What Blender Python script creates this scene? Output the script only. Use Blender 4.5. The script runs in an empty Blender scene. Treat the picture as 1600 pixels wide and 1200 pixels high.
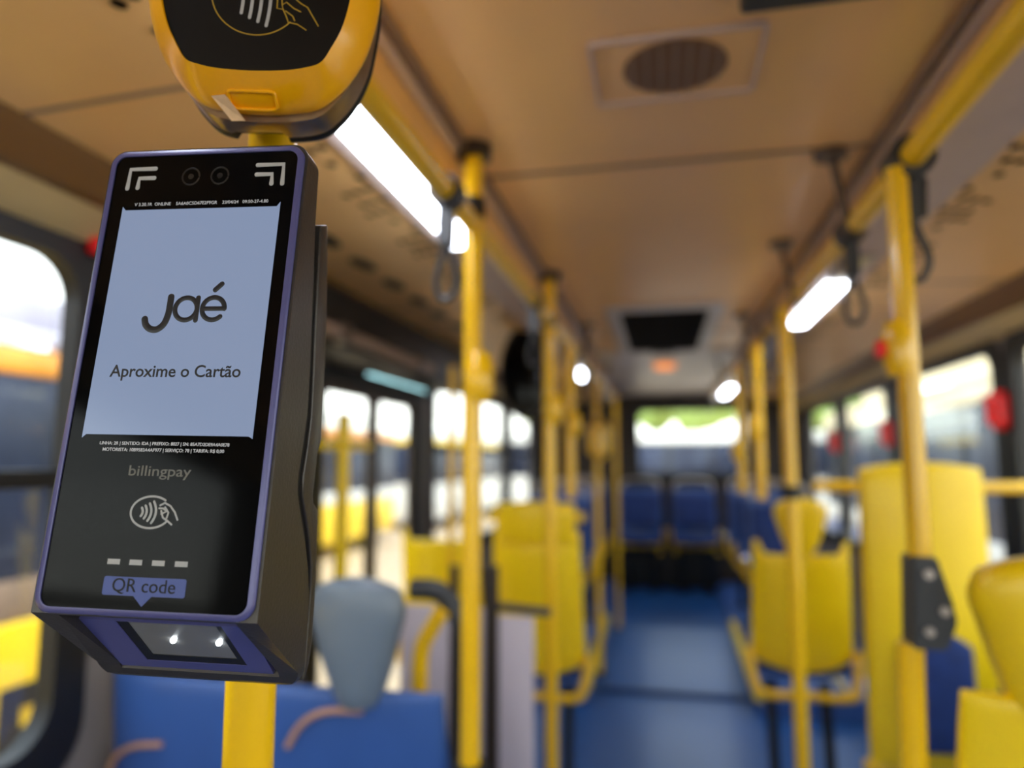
import bpy, bmesh, math, random
from mathutils import Vector, Matrix
random.seed(7)
PI = math.pi
S = bpy.context.scene
COL = S.collection

# ------------------------------------------------------------------ camera
cd = bpy.data.cameras.new('camera'); cam = bpy.data.objects.new('camera', cd); COL.objects.link(cam)
cd.sensor_fit = 'HORIZONTAL'; cd.sensor_width = 36.0; cd.lens = 36.0*1090/1600
cam.location = (0, 0, 1.55)
cam.rotation_euler = (math.radians(90+6.2825), 0, math.radians(12.0956))
cd.clip_start = 0.02; cd.clip_end = 300
cd.dof.use_dof = True; cd.dof.focus_distance = 0.400; cd.dof.aperture_fstop = 2.5; cd.dof.aperture_blades = 9
S.camera = cam
# ------------------------------------------------------------------ view, world, sun
S.view_settings.view_transform = 'Standard'; S.view_settings.look = 'None'
S.view_settings.gamma = 1.0; S.view_settings.use_curve_mapping = False
S.view_settings.exposure = 0.75
W = bpy.data.worlds.new('sky'); S.world = W; W.use_nodes = True
wn = W.node_tree.nodes; wl = W.node_tree.links; wn.clear()
wo = wn.new('ShaderNodeOutputWorld'); wb = wn.new('ShaderNodeBackground')
wb.inputs['Strength'].default_value = 2.6
tc = wn.new('ShaderNodeTexCoord'); sx = wn.new('ShaderNodeSeparateXYZ'); rp = wn.new('ShaderNodeValToRGB')
wl.new(tc.outputs['Generated'], sx.inputs[0]); wl.new(sx.outputs['Z'], rp.inputs[0])
rp.color_ramp.elements[0].position = 0.0; rp.color_ramp.elements[0].color = (1.0, 0.95, 0.86, 1)
rp.color_ramp.elements[1].position = 0.6; rp.color_ramp.elements[1].color = (0.78, 0.88, 1.0, 1)
wl.new(rp.outputs[0], wb.inputs[0]); wl.new(wb.outputs[0], wo.inputs[0])
sl = bpy.data.lights.new('sun', 'SUN'); sl.energy = 4.3; sl.angle = math.radians(1.0); sl.color = (1.0, 0.93, 0.8)
so = bpy.data.objects.new('sun', sl); COL.objects.link(so)
so.rotation_euler = Vector((-0.17, 0.20, -0.965)).to_track_quat('-Z', 'Y').to_euler()
S.cycles.max_bounces = 10; S.cycles.diffuse_bounces = 6; S.cycles.transparent_max_bounces = 24
S.cycles.sample_clamp_indirect = 8.0; S.cycles.use_denoising = True

# ------------------------------------------------------------------ materials
def lin(r, g, b):
    f = lambda v: (v/255/12.92) if v/255 <= 0.04045 else ((v/255+0.055)/1.055)**2.4
    return (f(r), f(g), f(b), 1.0)
def mat(name, rgb, rough=0.5, metal=0.0, coat=0.0, var=0.0, scale=20.0, bump=0.0, emit=None, estr=0.0):
    m = bpy.data.materials.new(name); m.use_nodes = True
    nt = m.node_tree; p = nt.nodes['Principled BSDF']
    c = lin(*rgb)
    p.inputs['Base Color'].default_value = c; p.inputs['Roughness'].default_value = rough
    p.inputs['Metallic'].default_value = metal; p.inputs['Coat Weight'].default_value = coat
    p.inputs['Coat Roughness'].default_value = 0.12
    if var or bump:
        t = nt.nodes.new('ShaderNodeTexCoord'); n = nt.nodes.new('ShaderNodeTexNoise')
        n.inputs['Scale'].default_value = scale; n.inputs['Detail'].default_value = 4
        nt.links.new(t.outputs['Object'], n.inputs['Vector'])
        if var:
            r = nt.nodes.new('ShaderNodeValToRGB')
            r.color_ramp.elements[0].position = 0.3; r.color_ramp.elements[1].position = 0.7
            r.color_ramp.elements[0].color = tuple(x*(1-var) for x in c[:3])+(1,)
            r.color_ramp.elements[1].color = tuple(min(1, x*(1+var)) for x in c[:3])+(1,)
            nt.links.new(n.outputs['Fac'], r.inputs[0]); nt.links.new(r.outputs[0], p.inputs['Base Color'])
        if bump:
            b = nt.nodes.new('ShaderNodeBump'); b.inputs['Strength'].default_value = bump; b.inputs['Distance'].default_value = 0.002
            nt.links.new(n.outputs['Fac'], b.inputs['Height']); nt.links.new(b.outputs[0], p.inputs['Normal'])
    if emit:
        p.inputs['Emission Color'].default_value = lin(*emit); p.inputs['Emission Strength'].default_value = estr
    return m
def glass_mat(name, tint, refl=0.25):
    m = bpy.data.materials.new(name); m.use_nodes = True; nt = m.node_tree; nt.nodes.clear()
    o = nt.nodes.new('ShaderNodeOutputMaterial'); mx = nt.nodes.new('ShaderNodeMixShader')
    t = nt.nodes.new('ShaderNodeBsdfTransparent'); g = nt.nodes.new('ShaderNodeBsdfGlossy'); f = nt.nodes.new('ShaderNodeFresnel')
    t.inputs[0].default_value = tint; g.inputs['Roughness'].default_value = 0.03; f.inputs[0].default_value = 1.45
    mm = nt.nodes.new('ShaderNodeMath'); mm.operation = 'MULTIPLY'; mm.inputs[1].default_value = refl
    nt.links.new(f.outputs[0], mm.inputs[0]); nt.links.new(mm.outputs[0], mx.inputs[0])
    nt.links.new(t.outputs[0], mx.inputs[1]); nt.links.new(g.outputs[0], mx.inputs[2]); nt.links.new(mx.outputs[0], o.inputs[0])
    return m
M = dict(
    yellow=mat('yellow_enamel', (244, 192, 4), 0.28, 0, 0.5, 0.04, 8),
    yellow_plastic=mat('yellow_plastic', (255, 212, 2), 0.38, 0, 0.15, 0.04, 6, 0.05),
    yellow_shell=mat('yellow_gloss_shell', (250, 178, 0), 0.3, 0, 0.3, 0.03, 30),
    ceiling=mat('cream_laminate', (234, 184, 122), 0.33, 0, 0.15, 0.03, 3),
    cove=mat('tan_cove', (232, 184, 116), 0.4, 0, 0.0, 0.04, 5),
    beige=mat('beige_panel', (196, 172, 120), 0.5, 0, 0, 0.05, 5),
    trim=mat('taupe_trim', (136, 112, 94), 0.5, 0, 0, 0.05, 9),
    lilac_trim=mat('lilac_grey_trim', (196, 174, 162), 0.45, 0, 0, 0.04, 20),
    hatch_dark=mat('hatch_dark', (16, 12, 9), 0.9, 0, 0, 0.1, 20),
    alu=mat('aluminium_trim', (176, 166, 160), 0.35, 0.6, 0, 0.05, 30),
    brown=mat('dark_brown_trim', (44, 30, 18), 0.5, 0, 0, 0.08, 10),
    band=mat('brown_band', (112, 78, 34), 0.45, 0, 0, 0.06, 6),
    black=mat('black_rubber', (14, 13, 13), 0.5, 0, 0, 0.1, 40),
    hole=mat('perforation_dark', (24, 18, 10), 0.9),
    grey=mat('grey_plastic', (112, 124, 138), 0.4, 0, 0.1, 0.04, 10, 0.05),
    strap=mat('charcoal_strap', (52, 54, 58), 0.5, 0, 0.1, 0.06, 50),
    steel=mat('bracket_steel', (96, 82, 70), 0.35, 0.5, 0, 0.06, 30),
    floor=mat('blue_rubber_floor', (34, 84, 150), 0.38, 0, 0.05, 0.12, 60, 0.15),
    floor_dark=mat('floor_joint', (18, 52, 100), 0.5, 0, 0, 0.1, 50),
    blue=mat('blue_upholstery', (22, 50, 112), 0.75, 0, 0, 0.25, 14, 0.1),
    blue_shell=mat('blue_plastic', (56, 92, 160), 0.42, 0, 0.1, 0.08, 5),
    orange=mat('orange_print', (190, 140, 110), 0.5, 0, 0, 0.05, 10),
    wall=mat('grey_wall_panel', (120, 112, 108), 0.55, 0, 0, 0.05, 4),
    lilac=mat('lilac_panel', (208, 194, 202), 0.5, 0, 0, 0.03, 5),
    red=mat('red_plastic', (255, 36, 40), 0.4, 0, 0.2, 0.05, 10),
    white=mat('white_paint', (228, 226, 222), 0.5, 0, 0, 0.04, 4),
    hatch=mat('hatch_frame', (196, 188, 184), 0.4, 0, 0, 0.04, 10),
    vent=mat('vent_grille', (126, 92, 62), 0.6, 0, 0, 0.05, 30),
    housing=mat('graphite_housing', (66, 62, 60), 0.34, 0.45, 0, 0.05, 400, 0.08),
    purple=mat('violet_bezel', (84, 84, 138), 0.35, 0.15, 0.2, 0.03, 60),
    tag=mat('blue_tag', (60, 78, 150), 0.4, 0, 0, 0.02, 50),
    gloss=mat('black_gloss_glass', (6, 6, 7), 0.08, 0, 0.0, 0.1, 30),
    panel=mat('matt_black_face', (7, 7, 8), 0.4, 0, 0, 0.1, 50),
    print=mat('grey_print', (176, 176, 176), 0.6, 0, 0, 0.02, 50),
    dimprint=mat('dim_grey_print', (112, 110, 104), 0.6, 0, 0, 0.02, 50),
    ink=mat('screen_ink', (16, 16, 24), 0.4),
    goldline=mat('gold_print', (176, 142, 28), 0.6, 0, 0, 0.02, 50),
    metalrim=mat('brushed_metal', (150, 130, 108), 0.3, 0.9, 0, 0.1, 90),
    sticker=mat('paper_sticker', (226, 190, 150), 0.7, 0, 0, 0.1, 200),
    lens=mat('lens_ring', (24, 22, 22), 0.3, 0.1, 0, 0.05, 100),
    scanwin=mat('scanner_window', (120, 118, 114), 0.25, 0, 0.4, 0.05, 40),
    asphalt=mat('asphalt', (158, 138, 114), 0.9, 0, 0, 0.12, 2),
    glassbus=mat('bus_window_glass', (40, 48, 70), 0.3, 0, 0.0, 0.5, 0.9),
    roofgrey=mat('bus_roof_grey', (170, 165, 180), 0.5, 0, 0, 0.05, 2),
    orangebus=mat('bus_orange', (236, 150, 30), 0.4, 0, 0.3, 0.05, 2),
    yellowbus=mat('bus_yellow', (250, 205, 10), 0.4, 0, 0.3, 0.04, 2),
    bluebus=mat('bus_blue', (40, 70, 140), 0.4, 0, 0.3, 0.05, 2),
    leaf=mat('leaf_green', (150, 176, 96), 0.7, 0, 0, 0.35, 3),
    bark=mat('bark', (90, 70, 50), 0.9, 0, 0, 0.2, 8),
    tyre=mat('tyre', (20, 20, 20), 0.8, 0, 0, 0.1, 10),
    building=mat('pale_render', (236, 222, 190), 0.8, 0, 0, 0.05, 1),
    lamp=mat('led_diffuser', (240, 245, 255), 0.5, emit=(232, 240, 255), estr=12.0),
    tail=mat('led_diffuser_unlit', (214, 200, 160), 0.4, 0, 0, 0.03, 20),
    amber=mat('amber_lens', (240, 150, 70), 0.4, emit=(255, 150, 70), estr=0.6),
    screen=mat('lit_screen', (20, 22, 26), 0.18, 0, 0.0, emit=(132, 148, 178), estr=0.56),
    statustext=mat('status_text_lit', (120, 120, 120), 0.5, emit=(190, 190, 190), estr=0.35),
    led=mat('scanner_led', (255, 255, 255), 0.4, emit=(240, 250, 255), estr=14.0),
)
M['gloss'].node_tree.nodes['Principled BSDF'].inputs['Specular IOR Level'].default_value = 0.11   # anti-glare front glass
for k_, v_ in (('panel', 0.25), ('glassbus', 0.25), ('hatch_dark', 0.05), ('hole', 0.1)): M[k_].node_tree.nodes['Principled BSDF'].inputs['Specular IOR Level'].default_value = v_
GL = glass_mat('window_glass', (0.93, 0.97, 0.97, 1))
GL_BLUE = glass_mat('tinted_glass', (0.62, 0.85, 0.9, 1))

# ------------------------------------------------------------------ mesh helpers
def link(name, bm, m, parent=None, smooth=35):
    me = bpy.data.meshes.new(name)
    bmesh.ops.remove_doubles(bm, verts=bm.verts, dist=1e-6)
    bmesh.ops.recalc_face_normals(bm, faces=bm.faces)
    bm.to_mesh(me); bm.free()
    for k in (m if isinstance(m, (list, tuple)) else [m]): me.materials.append(k)
    if smooth:
        for p in me.polygons: p.use_smooth = True
        me.set_sharp_from_angle(angle=math.radians(smooth))
    o = bpy.data.objects.new(name, me); COL.objects.link(o)
    if parent: o.parent = parent
    return o
def struct(o): o['kind'] = 'structure'; return o
def tag(o, label, cat, group=None):
    o['label'] = label; o['category'] = cat
    if group: o['group'] = group
    return o
def thing(name, label, cat, loc=(0, 0, 0), rotz=0.0, group=None, mw=None):
    o = bpy.data.objects.new(name, None); COL.objects.link(o); o.empty_display_size = 0.05
    if mw is not None: o.matrix_world = mw
    else: o.location = loc; o.rotation_euler = (0, 0, rotz)
    return tag(o, label, cat, group)
def dup(root, loc, rotz=0.0, label=None, group=None):
    r = root.copy(); COL.objects.link(r); r.location = loc; r.rotation_euler = (0, 0, rotz)
    if label: r['label'] = label
    if group: r['group'] = group
    for ch in list(root.children):
        c = ch.copy(); COL.objects.link(c); c.parent = r
        for g in list(ch.children):
            d = g.copy(); COL.objects.link(d); d.parent = c
    return r
def B(): return bmesh.new()
def box(bm, x0, x1, y0, y1, z0, z1, bev=0.0, mi=0):
    g = bmesh.ops.create_cube(bm, size=1.0)
    for v in g['verts']:
        v.co = Vector((x0+(v.co.x+.5)*(x1-x0), y0+(v.co.y+.5)*(y1-y0), z0+(v.co.z+.5)*(z1-z0)))
    fs = list({f for v in g['verts'] for f in v.link_faces})
    for f in fs: f.material_index = mi
    if bev:
        es = list({e for v in g['verts'] for e in v.link_edges})
        bmesh.ops.bevel(bm, geom=es, offset=bev, segments=3, profile=0.5, affect='EDGES')
    return bm
def loft(bm, rings, cap0=True, cap1=True, closed=True, mi=0):
    R = [[bm.verts.new(p) for p in r] for r in rings]
    n = len(R[0])
    for a, b in zip(R, R[1:]):
        for i in range(n if closed else n-1):
            j = (i+1) % n
            f = bm.faces.new((a[i], a[j], b[j], b[i])); f.material_index = mi
    if cap0: bm.faces.new(R[0]).material_index = mi
    if cap1: bm.faces.new(R[-1]).material_index = mi
    return bm
def tube(bm, pts, r, n=14, closed=False, cap=True, mi=0):
    P = [Vector(p) for p in pts]; N = len(P); rings = []
    T = []
    for i in range(N):
        a = P[(i-1) % N] if (closed or i > 0) else P[i]
        b = P[(i+1) % N] if (closed or i < N-1) else P[i]
        T.append((b-a).normalized())
    ref = Vector((0, 0, 1)) if abs(T[0].z) < 0.9 else Vector((1, 0, 0))
    u = T[0].cross(ref).normalized()
    for i in range(N):
        u = (u - T[i]*u.dot(T[i])).normalized(); v = T[i].cross(u)
        rr = r[i] if isinstance(r, (list, tuple)) else r
        rings.append([P[i]+u*(rr*math.cos(2*PI*k/n))+v*(rr*math.sin(2*PI*k/n)) for k in range(n)])
    if closed: rings.append(rings[0]); loft(bm, rings, False, False, mi=mi)
    else: loft(bm, rings, cap, cap, mi=mi)
    return bm
def smooth_path(pts, k=6, closed=False):
    P = [Vector(p) for p in pts]; out = []; N = len(P)
    for i in range(N if closed else N-1):
        g = lambda q: P[q % N] if closed else P[max(0, min(N-1, q))]
        p0, p1, p2, p3 = g(i-1), g(i), g(i+1), g(i+2)
        for s in range(k):
            t = s/k
            out.append(0.5*((2*p1)+(p2-p0)*t+(2*p0-5*p1+4*p2-p3)*t*t+(3*p1-p0-3*p2+p3)*t**3))
    if not closed: out.append(P[-1])
    return out
def arc(cx, cz, r, a0, a1, n=10, rz=None):
    rz = rz or r
    return [(cx+r*math.cos(math.radians(a0+(a1-a0)*i/n)), cz+rz*math.sin(math.radians(a0+(a1-a0)*i/n))) for i in range(n+1)]
def rrect(u0, u1, v0, v1, r, k=7):
    out = []
    for (cx, cy, a) in ((u1-r, v1-r, 0), (u0+r, v1-r, 90), (u0+r, v0+r, 180), (u1-r, v0+r, 270)):
        out += arc(cx, cy, r, a, a+90, k)
    return out
def prism_y(bm, outline, y0, y1, mi=0):       # an XZ outline drawn out along Y
    return loft(bm, [[(x, y0, z) for x, z in outline], [(x, y1, z) for x, z in outline]], mi=mi)
def prism_x(bm, outline, x0, x1, mi=0):       # a YZ outline drawn out along X
    return loft(bm, [[(x0, y, z) for y, z in outline], [(x1, y, z) for y, z in outline]], mi=mi)
def ring_xz(bm, outer, inner, y0, y1):        # frame with matching outer and inner outlines
    a = [(x, y0, z) for x, z in outer]; b = [(x, y1, z) for x, z in outer]
    c = [(x, y1, z) for x, z in inner]; d = [(x, y0, z) for x, z in inner]
    return loft(bm, [a, b, c, d, a], False, False)
def ring_yz(bm, outer, inner, x0, x1):
    a = [(x0, y, z) for y, z in outer]; b = [(x1, y, z) for y, z in outer]
    c = [(x1, y, z) for y, z in inner]; d = [(x0, y, z) for y, z in inner]
    return loft(bm, [a, b, c, d, a], False, False)
def stroke(bm, pts, w, y=0.0, flat=0.18, closed=False):   # a painted line lying in the XZ plane at y
    P = [(p[0], 0.0, p[1]) for p in pts]
    b2 = B(); tube(b2, P, w/2, 10, closed)
    if not closed:
        for q in (P[0], P[-1]): bmesh.ops.create_uvsphere(b2, u_segments=10, v_segments=6, radius=w/2, matrix=Matrix.Translation(q))
    for v in b2.verts: v.co.y = v.co.y*flat + y
    me = bpy.data.meshes.new('t'); b2.to_mesh(me); b2.free(); bm.from_mesh(me); bpy.data.meshes.remove(me)
    return bm
def text_mesh(name, body, m, width, x, z, y, parent, height=None, bold=0.0, align='LEFT'):
    cu = bpy.data.curves.new(name, 'FONT'); cu.body = body; cu.size = 1.0; cu.resolution_u = 4
    cu.extrude = 0.004; cu.offset = bold
    o = bpy.data.objects.new(name, cu); COL.objects.link(o)
    bpy.context.view_layer.update()
    dg = bpy.context.evaluated_depsgraph_get()
    me = bpy.data.meshes.new_from_object(o.evaluated_get(dg))
    COL.objects.unlink(o); bpy.data.objects.remove(o)
    xs = [v.co.x for v in me.vertices]; ys = [v.co.y for v in me.vertices]
    sx_ = width/(max(xs)-min(xs)); x0 = min(xs); cap = max(ys)
    sz_ = height/cap if height else sx_
    for v in me.vertices:
        v.co = Vector((x+(v.co.x-x0)*sx_, y+v.co.z*0.02, z+v.co.y*sz_))
    me.materials.clear(); me.materials.append(m)
    q = bpy.data.objects.new(name, me); COL.objects.link(q); q.parent = parent
    return q
def surf(bm, f, ns, nt, th, p=0.25):          # a padded plate: f(s,t) -> (point, normal), s,t in 0..1; thickness fades at the rim
    A = []; Bk = []
    for j in range(nt+1):
        ra = []; rb = []
        for i in range(ns+1):
            # points packed towards the rim
            s = 0.5-0.5*math.cos(PI*i/ns); t = 0.5-0.5*math.cos(PI*j/nt)
            P, n = f(s, t); P = Vector(P); n = Vector(n)
            k = (max(0, 4*s*(1-s))**p)*(max(0, 4*t*(1-t))**p)
            ra.append(bm.verts.new(P+n*th/2*k)); rb.append(bm.verts.new(P-n*th/2*k) if 0 < i < ns and 0 < j < nt else ra[-1])
        A.append(ra); Bk.append(rb)
    for j in range(nt):
        for i in range(ns):
            bm.faces.new((A[j][i], A[j][i+1], A[j+1][i+1], A[j+1][i]))
            q = (Bk[j][i], Bk[j+1][i], Bk[j+1][i+1], Bk[j][i+1])
            try: bm.faces.new(q)
            except ValueError: pass
    return bm

# ------------------------------------------------------------------ the bus: floor, walls, ceiling
XL, XR, YF, YB = -1.19, 1.25, -2.2, 6.95
CX = 0.03; ZC = 2.2; FZ = 0.2
bm = B()
fl = [(YF, FZ), (3.7, FZ), (5.2, 0.38), (YB, 0.38), (YB, 0.30), (YF, 0.12)]
prism_x(bm, fl, XL, XR); struct(link('floor', bm, M['floor'], smooth=0))
for i, (y, z) in enumerate(((3.70, FZ), (4.16, FZ+0.055))):
    bm = B(); box(bm, -0.40, 0.44, y-0.035, y+0.035, z+0.002, z+0.012, 0.003); struct(link('trim_%d' % (i+1), bm, M['floor_dark']))
# side platforms that carry the rear seats, yellow nosings on their aisle edge
for nm, x0, x1, xe in (('left', XL, -0.43, -0.43), ('right', 0.46, XR, 0.46)):
    bm = B(); prism_x(bm, [(3.95, FZ-0.05), (3.95, 0.34), (5.3, 0.42), (YB, 0.42), (YB, 0.30)], x0, x1)
    struct(link('floor_platform_'+nm, bm, M['blue_shell'], smooth=0))
    bm = B(); w = 0.022
    loft(bm, [[(xe-w, y, z+0.004), (xe+w, y, z+0.004), (xe+w, y, z-0.03), (xe-w, y, z-0.03)] for y, z in ((3.94, 0.345), (5.3, 0.426))])
    struct(link('trim_nosing_'+nm, bm, M['yellow_plastic'], smooth=0))

def wall(name, x, out, holes, zlo, zhi):
    # a wall with rectangular openings (y0, y1, z0, z1)
    ys = sorted({YF, YB} | {h[0] for h in holes} | {h[1] for h in holes})
    bm = B()
    x0, x1 = sorted((x, x+out))
    for a, b in zip(ys, ys[1:]):
        hs = sorted([h for h in holes if h[0] <= a and h[1] >= b], key=lambda h: h[2])
        z = zlo
        for h in hs:
            if h[2] > z: box(bm, x0, x1, a, b, z, h[2])
            z = h[3]
        if z < zhi: box(bm, x0, x1, a, b, z, zhi)
    return struct(link(name, bm, M['wall'], smooth=0))
WL = [(-1.9, -0.45, 0.98, 1.985), (-0.30, 1.225, 0.98, 1.985), (3.42, 4.3, 1.05, 1.975), (4.42, 5.35, 1.05, 1.975), (5.47, 6.5, 1.05, 1.975)]
DOOR = (2.28, 3.30, 0.24, 1.86); TRANS = (2.64, 3.52, 1.885, 1.965)
WR = [(-1.9, -0.2, 1.0, 1.985), (-0.05, 1.35, 1.0, 1.985), (1.45, 2.83, 1.0, 1.99), (2.96, 4.15, 1.0, 1.99), (4.28, 5.35, 1.0, 1.985), (5.47, 6.5, 1.0, 1.985)]
wall('wall_left', XL, -0.05, WL[:2]+[(2.28, 2.64, 0.24, 1.86), (2.64, 3.30, 0.24, 1.86), (2.64, 3.30, 1.885, 1.965), (3.30, 3.42, 1.885, 1.965), (3.42, 3.52, 1.885, 1.965)]+[(3.52, 4.3, 1.05, 1.975)]+WL[3:], 0.1, ZC+0.05)
wall('wall_right', XR, 0.05, WR, 0.1, ZC+0.05)

wi = 0
def window(x, side, h, rail=None, frame=0.05, r=0.09):
    # side = +1 when the room lies on the +X side of the wall
    global wi; wi += 1
    y0, y1, z0, z1 = h
    bm = B()
    inner = rrect(y0+0.02, y1-0.02, z0+0.02, z1-0.02, r); outer = rrect(y0-frame, y1+frame, z0-frame, z1+frame*0.8, r+0.02)
    ring_yz(bm, outer, inner, x+side*0.012, x-side*0.03)
    w = struct(link('window_%d' % wi, bm, M['black']))
    bm = B(); prism_x(bm, rrect(y0+0.018, y1-0.018, z0+0.018, z1-0.018, r), x-side*0.018, x-side*0.022)
    g = struct(link('window_pane', bm, GL, w, smooth=0))
    if rail:
        bm = B(); box(bm, min(x-side*0.03, x+side*0.02), max(x-side*0.03, x+side*0.02), y0, y1, rail-0.018, rail+0.018, 0.004)
        struct(link('window_rail', bm, M['black'], w))
    return w
for h in WL[:2]: window(XL, 1, h, 1.515, 0.06)
for h in [(3.54, 4.3, 1.05, 1.975)]+WL[3:]: window(XL, 1, h, 1.62, 0.05)
for h in WR: window(XR, -1, h, None, 0.05)
# transom over the door
wi += 1
bm = B(); ring_yz(bm, rrect(2.60, 3.54, 1.865, 1.985, 0.02), rrect(2.66, 3.50, 1.888, 1.962, 0.02), XL+0.012, XL-0.03)
w = struct(link('window_%d' % wi, bm, M['black']))
bm = B(); prism_x(bm, rrect(2.655, 3.505, 1.883, 1.967, 0.02), XL-0.018, XL-0.022); struct(link('window_pane', bm, GL_BLUE, w, smooth=0))
# the door: two glazed leaves in a dark frame
bm = B(); ring_yz(bm, rrect(2.22, 3.36, 0.21, 1.90, 0.02), rrect(2.30, 3.28, 0.25, 1.85, 0.02), XL+0.015, XL-0.03)
d = struct(link('door_1', bm, M['black']))
for a, b in ((2.30, 2.79), (2.79, 3.28)):
    bm = B(); ring_yz(bm, rrect(a, b, 0.25, 1.85, 0.02), rrect(a+0.035, b-0.035, 0.30, 1.81, 0.03), XL-0.002, XL-0.03)
    q = struct(link('door_leaf', bm, M['brown'], d))
    bm = B(); prism_x(bm, rrect(a+0.03, b-0.03, 0.295, 1.815, 0.03), XL-0.014, XL-0.018); struct(link('door_pane', bm, GL, q, smooth=0))

# rear wall with its window, front wall with the windscreen
def end_wall(name, y0, y1, op, m):
    bm = B(); a, b, c, e = op
    box(bm, XL, a, y0, y1, 0.1, ZC+0.05); box(bm, b, XR, y0, y1, 0.1, ZC+0.05)
    box(bm, a, b, y0, y1, 0.1, c); box(bm, a, b, y0, y1, e, ZC+0.05)
    return struct(link(name, bm, m, smooth=0))
end_wall('wall_rear', YB, YB+0.06, (-0.24, 0.80, 1.42, 2.05), M['brown'])
end_wall('wall_front', YF-0.06, YF, (-1.1, 1.15, 1.0, 2.08), M['wall'])
for (y, op, s) in ((YB, (-0.24, 0.80, 1.42, 2.05), -1), (YF, (-1.1, 1.15, 1.0, 2.08), 1)):
    wi += 1
    bm = B(); ring_xz(bm, rrect(op[0]-.05, op[1]+.05, op[2]-.05, op[3]+.05, .07), rrect(op[0]+.02, op[1]-.02, op[2]+.02, op[3]-.02, .06), y+s*0.012, y-s*0.04)
    w = struct(link('window_%d' % wi, bm, M['black']))
    bm = B(); prism_y(bm, rrect(op[0]+.015, op[1]-.015, op[2]+.015, op[3]-.015, .06), y-s*0.02, y-s*0.025); struct(link('window_pane', bm, GL, w, smooth=0))

# ceiling: flat middle, lower side coves with a groove, dark band and sloping header panel
bm = B(); box(bm, XL-0.05, XR+0.05, YF-0.06, YB+0.06, ZC, ZC+0.06); struct(link('ceiling', bm, M['ceiling'], smooth=0))
bm = B(); box(bm, CX-0.43, CX+0.43, 4.15, YB, ZC-0.012, ZC-0.001, 0.003); struct(link('ceiling_lit_rear', bm, M['hatch'], smooth=0))  # paler sheet stands in for the ceiling's brighter light and reflection at the rear
for i, y in enumerate((1.50, 3.6)):
    bm = B(); box(bm, CX-0.44, CX+0.44, y-0.006, y+0.006, ZC-0.004, ZC-0.0005); struct(link('ceiling_joint_%d' % (i+1), bm, M['trim'], smooth=0))
bm = B(); box(bm, 0.12, 0.47, YF+.4, 0.965, ZC-0.03, ZC-0.001, 0.008); struct(link('ceiling_front_panel', bm, M['black']))
for nm, s, xw in (('left', -1, XL), ('right', 1, XR)):
    f = lambda x: CX+s*x
    hw = abs(xw-CX)
    bm = B()   # cove soffit, open section drawn out along the bus
    prism_y(bm, [(f(0.445), ZC-0.001), (f(0.452), 2.142), (f(0.47), 2.134), (f(0.60), 2.132), (f(0.80), 2.128), (f(1.045), 2.118), (f(1.06), ZC-0.001)], YF, YB)
    struct(link('trim_cove_'+nm, bm, M['cove'], smooth=30))
    bm = B()
    prism_y(bm, [(f(1.045), 2.125), (f(1.06), 2.098), (f(1.10), 2.058), (f(hw), 2.050), (f(hw), ZC-0.001), (f(1.07), ZC-0.001)], YF, YB)
    struct(link('trim_band_'+nm, bm, M['band'], smooth=30))
    bm = B()
    prism_y(bm, [(f(1.105), 2.062), (f(1.125), 2.058), (f(hw-0.005), 2.005), (f(hw-0.0005), 2.005), (f(hw-0.0005), 2.062)], YF, YB)
    struct(link('trim_header_'+nm, bm, M['beige'], smooth=30))
    for k, (a, b, m_) in enumerate(((0.405, 0.412, 'trim'), (0.422, 0.4445, 'lilac_trim'))):
        bm = B(); box(bm, min(f(a), f(b)), max(f(a), f(b)), YF, YB, ZC-0.018, ZC-0.0005, 0.002); struct(link('trim_rib_%s_%d' % (nm, k+1), bm, M[m_]))
    bm = B(); prism_y(bm, [(f(0.456), 2.128), (f(0.60), 2.122), (f(0.604), 2.133), (f(0.456), 2.136)], YF, YB); struct(link('trim_channel_'+nm, bm, M['lilac_trim'], smooth=0))
    # pressed pattern of round vent holes
    bm = B()
    for grp in range(0, 11):
        yb = 0.62+grp*0.33
        for iy in range(5):
            for ix in range(3):
                if (ix, iy) in ((2, 0), (1, 0), (0, 4), (2, 4)): continue
                x = f(0.652+(ix-1)*0.029+(iy % 2)*0.012); y = yb+iy*0.062+ix*0.012
                vs = [bm.verts.new((x+0.0105*math.cos(2*PI*k/12), y+0.0115*math.sin(2*PI*k/12), 2.1275)) for k in range(12)]
                bm.faces.new(vs)
                bm.verts.ensure_lookup_table()
    struct(link('trim_perforation_'+nm, bm, M['hole'], smooth=0))
    for k, y in enumerate((0.90, 2.45, 4.0)):
        bm = B(); prism_y(bm, [(f(0.455), 2.1405), (f(0.47), 2.1325), (f(0.60), 2.1305), (f(0.80), 2.1265), (f(1.042), 2.1165), (f(1.042), 2.119), (f(0.80), 2.129), (f(0.46), 2.142)], y-0.005, y+0.005)
        struct(link('trim_joint_%s_%d' % (nm, k+1), bm, M['trim'], smooth=0))
# dark door gear cover over the left door
cov = thing('door_mechanism_cover', 'long black door mechanism cover above the left door, with a grey cylinder below', 'cover', (-0.98, 1.62, 1.87))
bm = B(); box(bm, -0.20, 0.0, 0, 1.90, 0.035, 0.225, 0.02); link('casing', bm, M['black'], cov)
bm = B(); tube(bm, [(0.02, 0.1, 0.07), (0.02, 1.2, 0.07)], 0.022); link('cylinder', bm, M['trim'], cov)
for yy in (0.3, 1.0):
    bm = B(); box(bm, 0.0, 0.045, yy, yy+0.08, 0.04, 0.10, 0.006); link('bracket', bm, M['steel'], cov)
for k in range(6):
    bm = B(); y = 1.62+k*0.24
    pts = [(0.865+CX-0.06, 0)]
    o_ = [(-0.845+0.028*math.cos(2*PI*i/20), y+0.075*math.sin(2*PI*i/20), 2.1215) for i in range(20)]
    bm.faces.new([bm.verts.new(p) for p in o_]); struct(link('trim_slot_%d' % (k+1), bm, M['black'], smooth=0))

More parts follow.
